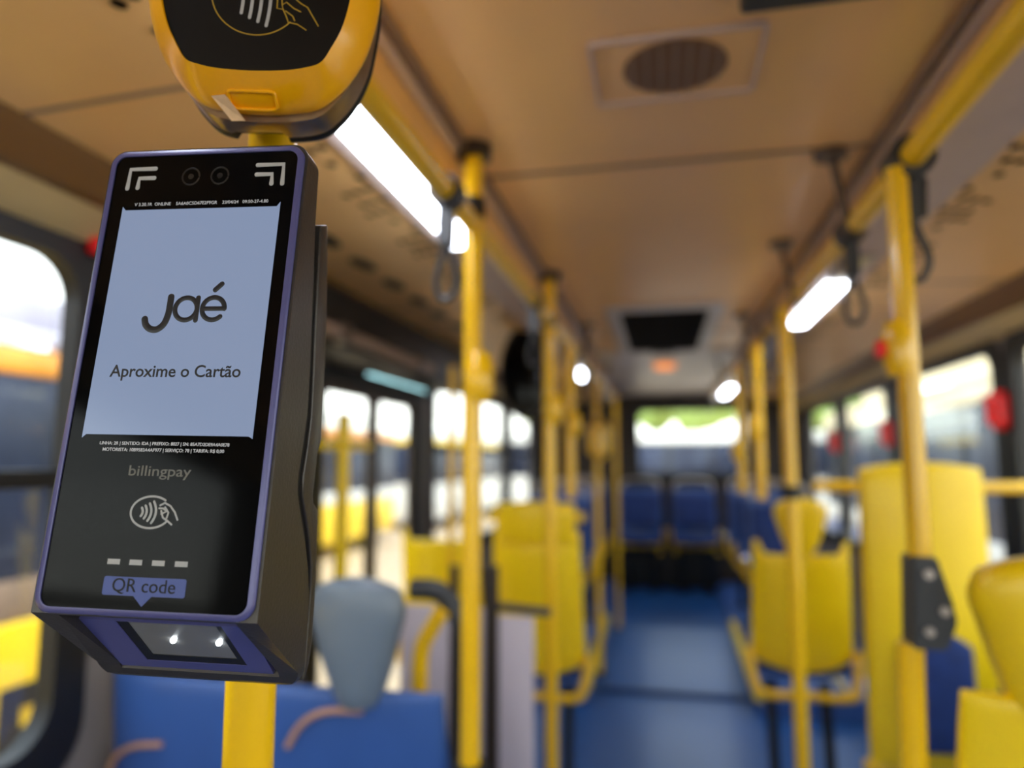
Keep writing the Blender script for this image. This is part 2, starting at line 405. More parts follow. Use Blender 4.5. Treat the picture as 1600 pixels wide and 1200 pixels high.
# ------------------------------------------------------------------ the pole with the two card machines
PX, PY = -0.287, 0.462
def pole_flange(bm, z, r=0.032): tube(bm, [(0, 0, z-0.02), (0, 0, z)], r)
t = thing('grab_pole', 'yellow pole in front carrying both card machines', 'pole', (PX, PY, FZ), 0, 'yellow grab poles')
bm = B(); tube(bm, [(0, 0, 0.0), (0, 0, ZC-FZ)], 0.0172, 28); link('tube', bm, M['yellow'], t)
bm = B(); tube(bm, [(0, 0, ZC-FZ-0.03), (0, 0, ZC-FZ-0.001)], 0.032, 20); link('flange', bm, M['black'], t)
bm = B(); tube(bm, [(0, 0, 0.001), (0, 0, 0.03)], 0.034, 20); link('flange', bm, M['black'], t)

U1 = Vector((0.99609, 0.08629, -0.01902)).normalized(); N1 = Vector((-0.08795, 0.98895, -0.11936)); N1 = (N1-U1*N1.dot(U1)).normalized(); Z1 = U1.cross(N1)
BASE = Vector((-0.27031, 0.32861, 1.46836))
mw = Matrix(((U1.x, N1.x, Z1.x, BASE.x), (U1.y, N1.y, Z1.y, BASE.y), (U1.z, N1.z, Z1.z, BASE.z), (0, 0, 0, 1)))
term = thing('payment_terminal', 'graphite payment terminal with violet bezel and lit white screen on the front pole', 'payment terminal', mw=mw)
def L(u, v, n=0.0): return ((u-63)/1000, n/1000, (274-v)/1000)
def L2(u, v): return ((u-63)/1000, (274-v)/1000)
# housing: side profile drawn across, cut by the rounded front outline
def profile_solid(name, prof, u0, u1, m, outline=None, parent=None, bevel=0.0016, pocket=None):
    bm = B(); loft(bm, [[L(u0, v, n) for n, v in prof], [L(u1, v, n) for n, v in prof]])
    o = link(name, bm, m, None, smooth=0)
    if pocket:
        bm = B(); loft(bm, [[L(pocket[1], v, n) for n, v in pocket[0]], [L(pocket[2], v, n) for n, v in pocket[0]]]); c2 = link('cutter', bm, m, None, smooth=0)
        md = o.modifiers.new('pocket', 'BOOLEAN'); md.operation = 'DIFFERENCE'; md.object = c2; md.solver = 'EXACT'
    if outline:
        bm = B(); prism_y(bm, [L2(u, v) for u, v in outline], -0.05, 0.15); c = link('cutter', bm, m, None, smooth=0)
        md = o.modifiers.new('cut', 'BOOLEAN'); md.operation = 'INTERSECT'; md.object = c; md.solver = 'EXACT'
    if bevel:
        bv = o.modifiers.new('edge', 'BEVEL'); bv.width = bevel; bv.segments = 3; bv.limit_method = 'ANGLE'; bv.angle_limit = math.radians(38)
    bpy.context.view_layer.update(); dg = bpy.context.evaluated_depsgraph_get()
    me = bpy.data.meshes.new_from_object(o.evaluated_get(dg)); o.modifiers.clear(); o.data = me; me.name = name
    if outline: bpy.data.objects.remove(c)
    if pocket: bpy.data.objects.remove(c2)
    for p in me.polygons: p.use_smooth = True
    me.set_sharp_from_angle(angle=math.radians(30)); o.parent = parent
    return o
prof = [(1.2, -3), (1.2, 274.5), (60, 308), (65, 315), (68.5, 316.5), (69, 302), (65, 264), (59.5, 248), (51, 232), (41, 217), (34, 206), (32.5, 194), (35, 176), (36.5, 158), (33.5, 130), (29, 100), (24, 66), (20, 41), (17, 8), (14, -3)]
outl = rrect(-1.5, 127.5, -1.2, 316.5, 10.5)
profile_solid('housing', prof, -2, 128, M['housing'], outl, term, 0.0, ([(3.0, 272.6), (18.5, 275.6), (63.2, 307.6), (60, 322), (0, 296)], 14, 115))
core = [(30, 45), (44, 100), (52, 158), (48, 194), (56, 216), (70, 250), (75, 290), (71, 312), (66, 312), (60, 280), (30, 200), (26, 100)]
profile_solid('seal_core', core, 3, 123, M['black'], None, term, 0)
bk = [(34, 36), (44, 31), (52, 62), (59.5, 100), (68, 168), (67, 172), (64, 178), (63, 205), (65, 209), (73, 213), (77, 235), (80.5, 254), (83.5, 292), (81.5, 306), (78, 313.5), (75, 315), (75.5, 300), (74, 264), (71, 248), (64, 232), (55, 217), (47.5, 206), (46, 194), (48, 176), (49, 158), (46, 130), (41.5, 100)]
profile_solid('mounting_plate', bk, 1, 125, M['housing'], None, term, 0.0012)
bm = B(); box(bm, -0.036, 0.010, 0.060, 0.0965, 0.10, 0.15, 0.004); link('pole_clamp', bm, M['black'], term)
# violet bezel ring
bm = B(); y0 = -0.0012
ring_o = [L2(u, v) for u, v in rrect(0.4, 125.6, 0.4, 274.2, 9.5)]; ring_m = [L2(u, v) for u, v in rrect(1.2, 124.8, 1.2, 273.4, 9)]; ring_i = [L2(u, v) for u, v in rrect(4.0, 122.0, 4.0, 270.8, 6.5)]
loft(bm, [[(x, 0.002, z) for x, z in ring_o], [(x, -0.0004, z) for x, z in ring_o], [(x, y0, z) for x, z in ring_m], [(x, y0, z) for x, z in ring_i], [(x, 0.0015, z) for x, z in ring_i]], False, False)
link('bezel', bm, M['purple'], term, smooth=50)
bm = B(); prism_y(bm, [L2(u, v) for u, v in rrect(3.9, 122.1, 3.9, 270.9, 6.5)], -0.0004, 0.0030); gl = link('front_glass', bm, M['gloss'], term, smooth=25)
GY = -0.00045
# chevron corner marks
for mir in (0, 1):
    bm = B(); X_ = lambda u: 127.2-u if mir else u
    for pts in ([(13.6, 25.4), (14.0, 12.6), (30.4, 12.6)], [(20.4, 25.2), (20.7, 18.9), (30.4, 18.9)]):
        stroke(bm, [L2(X_(u), v) for u, v in pts], 0.0029, GY)
    link('corner_mark', bm, M['print'], gl)
for u in (54.5, 73.2):
    bm = B(); c = L2(u, 18.7)
    stroke(bm, arc(c[0], c[1], 0.0055, 0, 345, 24), 0.0011, GY, closed=False); q = link('camera_lens', bm, M['lens'], gl)
    bm = B(); prism_y(bm, arc(c[0], c[1], 0.0018, 0, 345, 23), GY-0.0001, GY+0.0003); link('camera_lens', bm, M['lens'], gl)
# screen and what it shows
bm = B(); so_ = [L2(u, v) for u, v in [(13.0, 37.8), (15.2, 40.2), (112.0, 40.2), (114.0, 37.4), (113.9, 178.9), (111.6, 177.6), (14.4, 177.6), (12.2, 179.6)]]
prism_y(bm, so_, -0.0007, 0.0005); scr = link('screen', bm, M['screen'], term, smooth=0)
SY = -0.00075
bm = B(); w = 0.0042
stroke(bm, [L2(u, v) for u, v in [(53.7, 96.3), (53.6, 104)]] + [L2(u, v) for u, v in smooth_path([(53.5, 106, 0), (52.6, 111, 0), (49.5, 115, 0), (45.6, 116.2, 0), (41.5, 114.2, 0), (39.2, 110.0, 0)], 5) for u, v in [(u, v)]] if False else
       [L2(p[0], p[1]) for p in smooth_path([(53.7, 96.3, 0), (53.7, 101, 0), (53.4, 107, 0), (51.6, 112.8, 0), (47.8, 116.0, 0), (43.6, 115.8, 0), (40.4, 113.2, 0), (39.2, 109.8, 0)], 6)], w, SY)
c = L2(64.0, 103.7)
stroke(bm, arc(c[0], c[1], 0.0068, 0, 350, 30), 0.0031, SY); stroke(bm, [L2(70.8, 97.0), L2(70.8, 110.6)], 0.0031, SY)
c = L2(80.8, 103.7)
stroke(bm, arc(c[0], c[1], 0.0068, 0, 315, 28), 0.0031, SY); stroke(bm, [L2(74.2, 103.7), L2(87.4, 103.7)], 0.0029, SY)
stroke(bm, [L2(80.6, 92.2), L2(84.2, 88.7)], 0.0033, SY)
link('logo', bm, M['ink'], scr)
text_mesh('caption', 'Aproxime o Cartão', M['ink'], 0.0795, *L2(22.9, 144.2), SY, scr, bold=0.012)
text_mesh('status_text', 'V 3.20.1R  ONLINE    5A6A0C5D67E2F9GR    23/04/24   09:50-27-4.80', M['statustext'], 0.0857, *L2(20.6, 37.6), SY, scr)
text_mesh('status_text', 'LINHA: 2R | SENTIDO: IDA | PREFIXO: 8027 | SN: 85A7D2DE9A4A0E78', M['statustext'], 0.0772, *L2(23.9, 183.3), SY, scr, bold=0.01)
text_mesh('status_text', 'MOTORISTA: 10B9583A4AF977 | SERVIÇO: 78 | TARIFA: R$ 0,00', M['statustext'], 0.0722, *L2(26.3, 186.9), SY, scr, bold=0.01)
text_mesh('maker_text', 'billingpay', M['dimprint'], 0.0368, *L2(44.0, 200.2), GY, gl, height=0.0056, bold=0.006)
# contactless mark: oval, four waves, a hand holding a card
bm = B(); c = L2(60.6, 219.8)
stroke(bm, [(c[0]+0.0118*math.cos(math.radians(a)), c[1]+0.0085*math.sin(math.radians(a))) for a in range(50, 331, 8)], 0.0012, GY)
for i, (u, h, k) in enumerate(((55.6, 2.2, 0.8), (57.6, 3.4, 1.1), (59.9, 4.6, 1.5), (62.2, 5.7, 1.9))):
    stroke(bm, [L2(u+k*(1-(q/4.)**2)-0.6, 219.8+h*q/4.) for q in range(-4, 5)], 0.0014, GY)
for pts in ([(65.5, 216), (68, 214.6), (71.5, 216.2), (74.5, 219.5), (76.6, 223.4)], [(65.2, 217.6), (67.5, 217.6), (69.5, 219.2), (66.8, 220.6)], [(66.5, 219), (68, 222.5), (70, 223.6), (73.5, 226)], [(68.5, 217), (70.8, 219.8), (70.2, 222.6)]):
    stroke(bm, [L2(*p) for p in pts], 0.0011, GY)
link('contactless_mark', bm, M['print'], gl)
for u in (39.8, 52.6, 65.6, 78.7):
    bm = B(); prism_y(bm, [L2(u, 245.0), L2(u+7.2, 245.0), L2(u+7.2, 247.8), L2(u, 247.8)], GY-0.0001, GY+0.0003); link('dash_mark', bm, M['print'], gl, smooth=0)
bm = B(); o_ = rrect(39.4, 86.6, 254.0, 263.6, 1.2)
prism_y(bm, [L2(u, v) for u, v in o_], GY-0.0001, GY+0.0003); prism_y(bm, [L2(57.4, 263.4), L2(68.2, 263.4), L2(63.1, 268.9)], GY-0.0001, GY+0.0003)
q = link('speech_tag', bm, M['tag'], gl, smooth=0)
text_mesh('tag_text', 'QR code', M['panel'], 0.0360, *L2(44.8, 261.6), GY-0.0002, gl)
# scanner chin
def CH(u, s, off=0.0):      # a point on the recessed scanner slope
    return Vector(L(u, 283+26*s, 27+37*s))+Vector((0, -0.575, -0.818))*off
def chin_plate(name, q, off, m, parent, inner=None, back=-0.002):
    bm = B(); o = [CH(u, s, off) for u, s in q]; b_ = [CH(u, s, back) for u, s in q]
    if inner:
        i_ = [CH(u, s, off) for u, s in inner]; j_ = [CH(u, s, back) for u, s in inner]
        loft(bm, [b_, o, i_, j_, b_], False, False)
    else: loft(bm, [b_, o])
    return link(name, bm, m, parent, smooth=0)
pf_o = [(14.2, -0.22), (114.8, -0.22), (111.5, 0.98), (14.2, 0.98)]; pf_i = [(36, -0.20), (98.5, -0.20), (98.0, 0.79), (34.5, 0.79)]
chin_plate('scanner_frame', pf_o, 0.0016, M['purple'], term, pf_i)
gs_i = [(42.5, -0.18), (95, -0.18), (94, 0.64), (41, 0.64)]
chin_plate('scanner_gasket', pf_i, 0.0012, M['black'], term, gs_i)
sw = chin_plate('scanner_window', gs_i, 0.0008, M['scanwin'], term)
for u in (62, 89.7):
    bm = B(); bmesh.ops.create_uvsphere(bm, u_segments=12, v_segments=8, radius=0.0017, matrix=Matrix.Translation(CH(u, 0.23, 0.0012))); link('scanner_led', bm, M['led'], sw)

# the oval yellow reader above
N2 = Vector((-0.26, 0.966, 0)).normalized(); U2 = Vector((N2.y, -N2.x, 0)); O2 = Vector((-0.247, 0.37, 1.84))
mw2 = Matrix(((U2.x, N2.x, 0, O2.x), (U2.y, N2.y, 0, O2.y), (0, 0, 1, O2.z), (0, 0, 0, 1)))
rd = thing('card_reader', 'oval yellow card reader with black face above the payment terminal, on the front yellow pole', 'card reader', mw=mw2)
def oval(half, c=0.0):
    pts = [(c+x/1000, 0, z/1000) for x, z in half] + [(c-x/1000, 0, z/1000) for x, z in reversed(half[1:-1])]
    return [(p.x, p.z) for p in smooth_path(pts, 6, True)]
h_panel = [(0, -46.5), (20, -45.6), (33, -43.2), (41.5, -39.6), (47.5, -30), (54, -16), (58.5, 3), (61, 25), (61, 55), (57, 90), (45, 118), (25, 132), (0, 136)]
h_out = [(0, -62.5), (20, -61.2), (36, -57.8), (47, -50), (57.5, -38), (66, -22), (72, -4), (76, 20), (76, 55), (71, 95), (56, 130), (30, 150), (0, 155)]
h_met = [(0, -68), (20, -67), (35, -63.5), (46, -54), (56, -40), (63.5, -22), (67, -4), (70, 20), (70, 55), (65, 95), (50, 125), (27, 144), (0, 149)]
sc_ = lambda h, k: [(x*k, z*k) for x, z in h]
A_ = oval(h_panel, 0.0015); Bo = oval(h_out); C_ = oval(h_met, 0.0015); P_ = oval(sc_(h_panel, 1.012), 0.0015); O3 = oval(sc_(h_out, 0.985)); 
NT = lambda o, zz: [(x, max(z, zz) if abs(x+0.0075) < 0.0185 else z) for x, z in o]
R = lambda o, y: [(x, y, z) for x, z in o]
mid = [((a[0]*0.45+b[0]*0.55), (a[1]*0.45+b[1]*0.55)) for a, b in zip(P_, Bo)]
bm = B(); loft(bm, [R(A_, 0.002), R(P_, -0.0008), R(mid, 0.008), R(O3, 0.0185), R(Bo, 0.0225), R(Bo, 0.026), R(O3, 0.030)], False, True)
sh = link('shell', bm, M['yellow_shell'], rd, smooth=40)
bm = B(); loft(bm, [R(oval(sc_(h_met, 0.985), 0.0015), 0.027), R(C_, 0.030), R(NT(C_, -0.0645), 0.047), R(NT(oval(sc_(h_met, 0.97), 0.0015), -0.060), 0.049)]); link('rim', bm, M['metalrim'], rd, smooth=40)
bm = B(); loft(bm, [R(NT(oval(sc_(h_met, 1.0), 0.0015), -0.060), 0.049), R(NT(oval(sc_(h_met, 1.015), 0.0015), -0.060), 0.052), R(NT(oval(sc_(h_met, 0.98), 0.0015), -0.060), 0.058)]); link('back_cover', bm, M['black'], rd, smooth=40)
bm = B(); box(bm, -0.040, 0.010, 0.058, 0.0795, -0.03, 0.10, 0.003); link('pole_clamp', bm, M['black'], rd)
bm = B(); loft(bm, [R(A_, 0.0005), R(A_, 0.004)]); fp = link('face_panel', bm, M['panel'], rd, smooth=20)
FY = 0.0004
bm = B()
stroke(bm, [(0.002+0.0285*math.cos(math.radians(a)), 0.006+0.0285*math.sin(math.radians(a))) for a in range(-42, -320, -6)], 0.0008, FY)
for pts in ([(14.9, 6), (14.6, -4.1), (18.4, -4.5), (17.8, -1.6), (20.5, 0.3), (25, -3.7), (29.5, -5.9)], [(22, 8), (27, 1.8), (29.9, -0.5), (33.8, -2.8), (40.8, -15.1)], [(18.4, -4.5), (20.8, -9.8), (22, -13.4), (27.6, -14.4), (33.2, -18.1)], [(20.1, -5.7), (24.7, -9.1), (25.9, -12)], [(17.8, -1.6), (16.5, 14), (26, 16), (27, 8)]):
    stroke(bm, [(x/1000, z/1000) for x, z in pts], 0.0008, FY)
link('hand_outline', bm, M['goldline'], fp)
for x, z0, k in ((-7.2, -7.9, 0.9), (-1.8, -10.9, 1.35), (3.6, -13.4, 1.75), (9.0, -16, 2.1)):
    bm = B(); zc = 6.0; hh = zc-z0
    stroke(bm, [((x+1.1*k*(1-(q/5)**2)-0.7*k*0.5)/1000, (zc+hh*q/5)/1000) for q in range(-5, 6)], 0.0021, FY); link('wave_mark', bm, M['print'], fp)
def chin2(x, t, off=0.0):   # a point on the lower slope of the shell, t = 0 at the panel edge, 1 at the outer rim
    z0 = -0.0471+0.9*x*x; z1 = -0.0618+3.5*x*x; z = z0*(1-t)+z1*t
    y = -0.0008+0.0088*t/0.55 if t < 0.55 else 0.008+0.0105*(t-0.55)/0.45
    return Vector((x, y-off*0.8, z-off*0.6))
bm = B(); rr = [chin2(x/1000, t/100, 0.0008) for x, t in rrect(-17, 12.5, 58, 104, 6, 4)]
tube(bm, rr, 0.0010, 8, True); link('key_outline', bm, M['yellow_shell'], rd)
bm = B(); q = [chin2(-0.0285, 0.80, 0.0012), chin2(-0.0190, 0.70, 0.0016), (-0.0090, 0.0205, -0.0695), (-0.0172, 0.0195, -0.0705)]
loft(bm, [[Vector(p) for p in q], [Vector(p)+Vector((0, 0.0004, 0.0004)) for p in q]]); link('paper_sticker', bm, M['sticker'], rd, smooth=0)

# ------------------------------------------------------------------ yellow poles and handrails
GP = 'yellow grab poles'
def pole(x, y, z0, z1, label, r=0.0195, grip=None, red=None, foot=True, head=True, clamp=None, m='yellow', gs=1.0, low=None):
    t = thing('grab_pole', label, 'pole', (x, y, z0), 0, GP)
    bm = B(); tube(bm, [(0, 0, low-z0 if low else (0.002 if foot else 0.0)), (0, 0, z1-z0-0.002)], r, 20); link('tube', bm, M[m], t)
    if head:
        bm = B(); tube(bm, [(0, 0, z1-z0-0.028), (0, 0, z1-z0-0.001)], r*1.9, 20); link('flange', bm, M['brown'], t)
    if foot:
        bm = B(); tube(bm, [(0, 0, 0.001), (0, 0, 0.022)], r*1.8, 20); link('flange', bm, M['black'], t)
    if clamp:
        bm = B(); tube(bm, [(0, 0, clamp-z0-0.02), (0, 0, clamp-z0+0.02)], r*1.28, 20); link('clamp', bm, M['black'], t)
    if grip:
        sx_, zc = grip; h = 0.05*gs
        bm = B()
        loft(bm, [[(sx_*0.012+w_*math.cos(2*PI*k/16)*1.0, w_*0.95*math.sin(2*PI*k/16), zc-z0+dz) for k in range(16)] for dz, w_ in ((-h, r*1.02), (-h*0.6, r*1.65*gs), (h*0.6, r*1.65*gs), (h, r*1.02))])
        b_ = link('bell_box', bm, M[m], t)
        if red:
            bm = B(); tube(bm, [(sx_*(0.012+r*1.55*gs), 0, zc-z0), (sx_*(0.02+r*1.75*gs), 0, zc-z0)], 0.014, 14); link('stop_button', bm, M['red'], b_)
    return t
pole(-0.368, 1.34, 0.96, ZC, 'thick yellow ceiling pole right of the payment terminal, nearest on the left rail', 0.019, (1, 1.715), False, True, True, 2.065)
pole(-0.372, 2.35, FZ, ZC, 'second yellow pole along the left rail, before the yellow double seat', 0.021, (1, 1.725), False, True, True, 2.03)
pole(-0.370, 2.88, 1.40, 2.03, 'short yellow pole standing on the yellow double seat at the left', 0.021, (1, 1.70), False, False, False)
pole(-0.365, 4.05, 0.36, 2.03, 'yellow pole at the left platform edge beyond the yellow seats', 0.017, (1, 1.67), False, True, False, None, 'yellow', 2.4)
pole(-0.315, 4.95, 0.40, 2.03, 'farthest thin yellow pole on the left of the aisle', 0.013, None, False, True, False)
pole(-0.795, 2.6, FZ, 1.92, 'slim yellow post beside the left door frame', 0.013, None, False, False, False)
right_pole = pole(0.379, 1.187, FZ, 2.02, 'thick yellow right pole held by a dark grey bolted bracket beside the near right seat', 0.0165, (-1, 1.725), True, False, False, None, 'yellow', 0.85, low=1.402)
pole(0.378, 2.26, FZ, 2.02, 'yellow pole standing before the single right aisle seat', 0.02, None, False, True, False, 1.455)
pole(0.378, 2.92, 1.40, 2.02, 'short yellow pole behind the right aisle seat, above its back', 0.02, (-1, 1.68), False, False, False)
pole(0.375, 3.55, 1.40, 2.02, 'farthest short yellow pole on the right side of the aisle', 0.02, (-1, 1.60), False, False, False)
# sunlit pole in the doorway with its cross handle
t = thing('door_grab_pole', 'bright yellow grab pole with a crossbar inside the left doorway', 'pole', (-1.12, 2.335, FZ))
bm = B(); tube(bm, [(0, 0, 0.002), (0, 0, 1.52)], 0.024, 18); link('tube', bm, M['yellow_plastic'], t)
bm = B(); tube(bm, [(0, -0.17, 1.405), (0, 0.22, 1.405)], 0.017, 14); link('crossbar', bm, M['yellow_plastic'], t)
# overhead handrails
for nm, x, y1, lab in (('l', -0.372, 5.6, 'yellow overhead handrail along the left side of the ceiling'), ('r', 0.402, 5.6, 'yellow overhead handrail along the right side of the ceiling')):
    t = thing('overhead_handrail', lab, 'handrail', (x, -1.6, 2.035), 0, 'overhead handrails')
    bm = B(); tube(bm, [(0, 0, 0), (0, y1+1.6, 0)], 0.0205, 18); link('tube', bm, M['yellow'], t)
    for y in ((0.1, 3.3, 4.6) if nm == 'l' else (0.2, 1.52, 2.15, 3.2, 4.6)):
        bm = B(); dx = -0.04 if nm == 'r' else 0.04
        tube(bm, [(dx*0.4, y+1.6, -0.022), (dx*0.4, y+1.6, 0.02), (dx, y+1.6, 0.163)], 0.009, 10)
        tube(bm, [(dx, y+1.6, 0.150), (dx, y+1.6, 0.164)], 0.034, 16)
        tube(bm, [(0, y+1.58, 0), (0, y+1.62, 0)], 0.0235, 16)
        link('bracket', bm, M['steel'], t)
# hanging straps
def strap(x, y, label, size=1.0):
    t = thing('hanging_strap', label, 'strap', (x, y, 2.035), 0, 'hanging straps on the handrails')
    bm = B(); loft(bm, [[(rr*math.cos(2*PI*k/20), yy, rr*math.sin(2*PI*k/20)) for k in range(20)] for rr, yy in ((0.0208, -0.022*size), (0.031*size**0.5, -0.022*size), (0.031*size**0.5, 0.022*size), (0.0208, 0.022*size), (0.0208, -0.022*size))], False, False); link('clamp', bm, M['strap'], t)
    bm = B(); loft(bm, [[(sx_, -0.012, z), (sx_, 0.012, z), (sx_+th, 0.012, z), (sx_+th, -0.012, z)] for z, sx_, th in ((-0.028, -0.012, 0.024), (-0.06, -0.014, 0.028), (-0.10, -0.012, 0.024))])
    link('buckle', bm, M['strap'], t)
    bm = B(); tube(bm, smooth_path([(0, 0, -0.10), (0.012, 0, -0.13), (0.022, 0, -0.165), (0.010, 0, -0.195), (-0.010, 0, -0.195), (-0.018, 0, -0.165), (-0.010, 0, -0.13)], 4, True), 0.006, 8, True); link('loop', bm, M['strap'], t)
    return t
s0 = strap(0.402, 1.20, 'black strap clamped to the right handrail beside the thick right pole', 1.3)
bm = B(); tube(bm, [(0.012, 0.028, -0.085), (0.012, 0.028, -0.025)], [0.021, 0.024], 18); link('clamp_block', bm, M['black'], s0)
s1 = strap(-0.372, 1.17, 'grey strap hanging at the end of the bright left lamp, beside the nearest left pole')
for x, y, lab in ((0.402, 1.56, 'black strap at the ceiling bracket just before the bright right lamp'),
                  (0.402, 2.45, 'strap on the right handrail between the right lamp and the single seat pole'),
                  (0.402, 2.75, 'second strap beyond the right lamp on the right handrail'),
                  (0.402, 3.40, 'third strap beyond the right lamp on the right handrail'),
                  (-0.372, 2.05, 'strap on the left handrail before the second left pole'),
                  (-0.372, 3.10, 'first strap beyond the second left pole on the left handrail'),
                  (-0.372, 3.60, 'second strap beyond the second left pole on the left handrail')):
    dup(s1, (x, y, 2.035), 0, lab)

# ------------------------------------------------------------------ lamps
def lamp(x0, x1, y0, y1, label, tail=0.0):
    t = thing('strip_lamp', label, 'lamp', ((x0+x1)/2, y0, 2.122), 0, 'ceiling strip lamps'); w = (x1-x0)/2; Ln = y1-y0
    bm = B(); box(bm, -w-0.012, w+0.012, -tail-0.015, Ln+0.015, -0.006, 0.0, 0.002); link('lamp_body', bm, M['alu'], t)
    bm = B(); box(bm, -w, w, 0, Ln, -0.022, -0.0062, 0.006); link('diffuser', bm, M['lamp'], t)
    if tail:
        bm = B(); box(bm, -w, w, -tail, -0.003, -0.016, -0.0062, 0.004); link('unlit_end', bm, M['tail'], t)
    return t
lamp(-0.525, -0.462, 0.20, 1.70, 'long bright strip lamp at left, behind the yellow card reader')
lamp(0.525, 0.588, 2.32, 3.02, 'bright strip lamp at right over the single yellow seat', 0.25)
lamp(-0.535, -0.475, 4.30, 4.72, 'small bright lamp far down the left cove')
lamp(0.50, 0.56, 5.55, 6.25, 'small bright lamp far down the right cove, nearest the rear window')
t = thing('ceiling_beacon', 'small round amber light on the ceiling beyond the roof hatch', 'lamp', (0.03, 4.72, ZC-0.012))
bm = B(); tube(bm, [(0, 0, -0.03), (0, 0, -0.0005)], [0.06, 0.075], 20); link('lens', bm, M['amber'], t)

# round vent in a square frame
t = thing('ceiling_vent', 'square ceiling vent with round slatted grille', 'vent', (0.035, 1.118, ZC))
bm = B(); ring = lambda o, i, z0, z1, b: loft(b, [[(x, y, z0) for x, y in o], [(x, y, z1) for x, y in o], [(x, y, z1) for x, y in i], [(x, y, z0) for x, y in i]], False, False)
ring(rrect(-0.135, 0.135, -0.095, 0.098, 0.008), rrect(-0.130, 0.130, -0.090, 0.093, 0.006), -0.001, -0.010, bm); link('frame', bm, M['lilac_trim'], t)
bm = B(); loft(bm, [[(x, y, z) for x, y in rrect(-0.1295, 0.1295, -0.0895, 0.0925, 0.006)] for z in (-0.001, -0.004)]); link('plate', bm, M['ceiling'], t, smooth=20)
bm = B(); tube(bm, [(0.0, 0.0, -0.0042), (0.0, 0.0, -0.0065)], 0.084, 36); g = link('grille', bm, M['vent'], t)
bm = B()
for k in range(-3, 4):
    x = k*0.023; hh = math.sqrt(max(0.0001, 0.082**2-x*x)); box(bm, x-0.0022, x+0.0022, -hh, hh, -0.011, -0.0064)
link('slats', bm, M['trim'], g)
for ch in t.children:
    if ch.name.startswith('grille'): ch.scale = (1, 0.92, 1)
# roof hatch
t = thing('roof_hatch', 'dark open roof hatch with pale raised frame in the rear ceiling', 'hatch', (0.02, 3.0, ZC))
bm = B(); rings = []
for (o, z) in ((rrect(-0.255, 0.255, -0.06, 1.28, 0.05), -0.001), (rrect(-0.25, 0.25, -0.05, 1.27, 0.05), -0.010), (rrect(-0.195, 0.195, 0.0, 1.12, 0.04), -0.014), (rrect(-0.19, 0.19, 0.005, 1.115, 0.04), -0.012)):
    rings.append([(x, y, z) for x, y in o])
loft(bm, rings, False, False); link('frame', bm, M['hatch'], t)
bm = B(); loft(bm, [[(x, y, z) for x, y in rrect(-0.192, 0.192, 0.003, 1.117, 0.04)] for z in (-0.001, -0.012)]); link('cover', bm, M['hatch_dark'], t, smooth=20)
bm = B(); tube(bm, [(-0.06, 1.06, -0.02), (-0.06, 1.03, -0.035), (0.06, 1.03, -0.035), (0.06, 1.06, -0.02)], 0.008, 10); link('handle', bm, M['strap'], t)

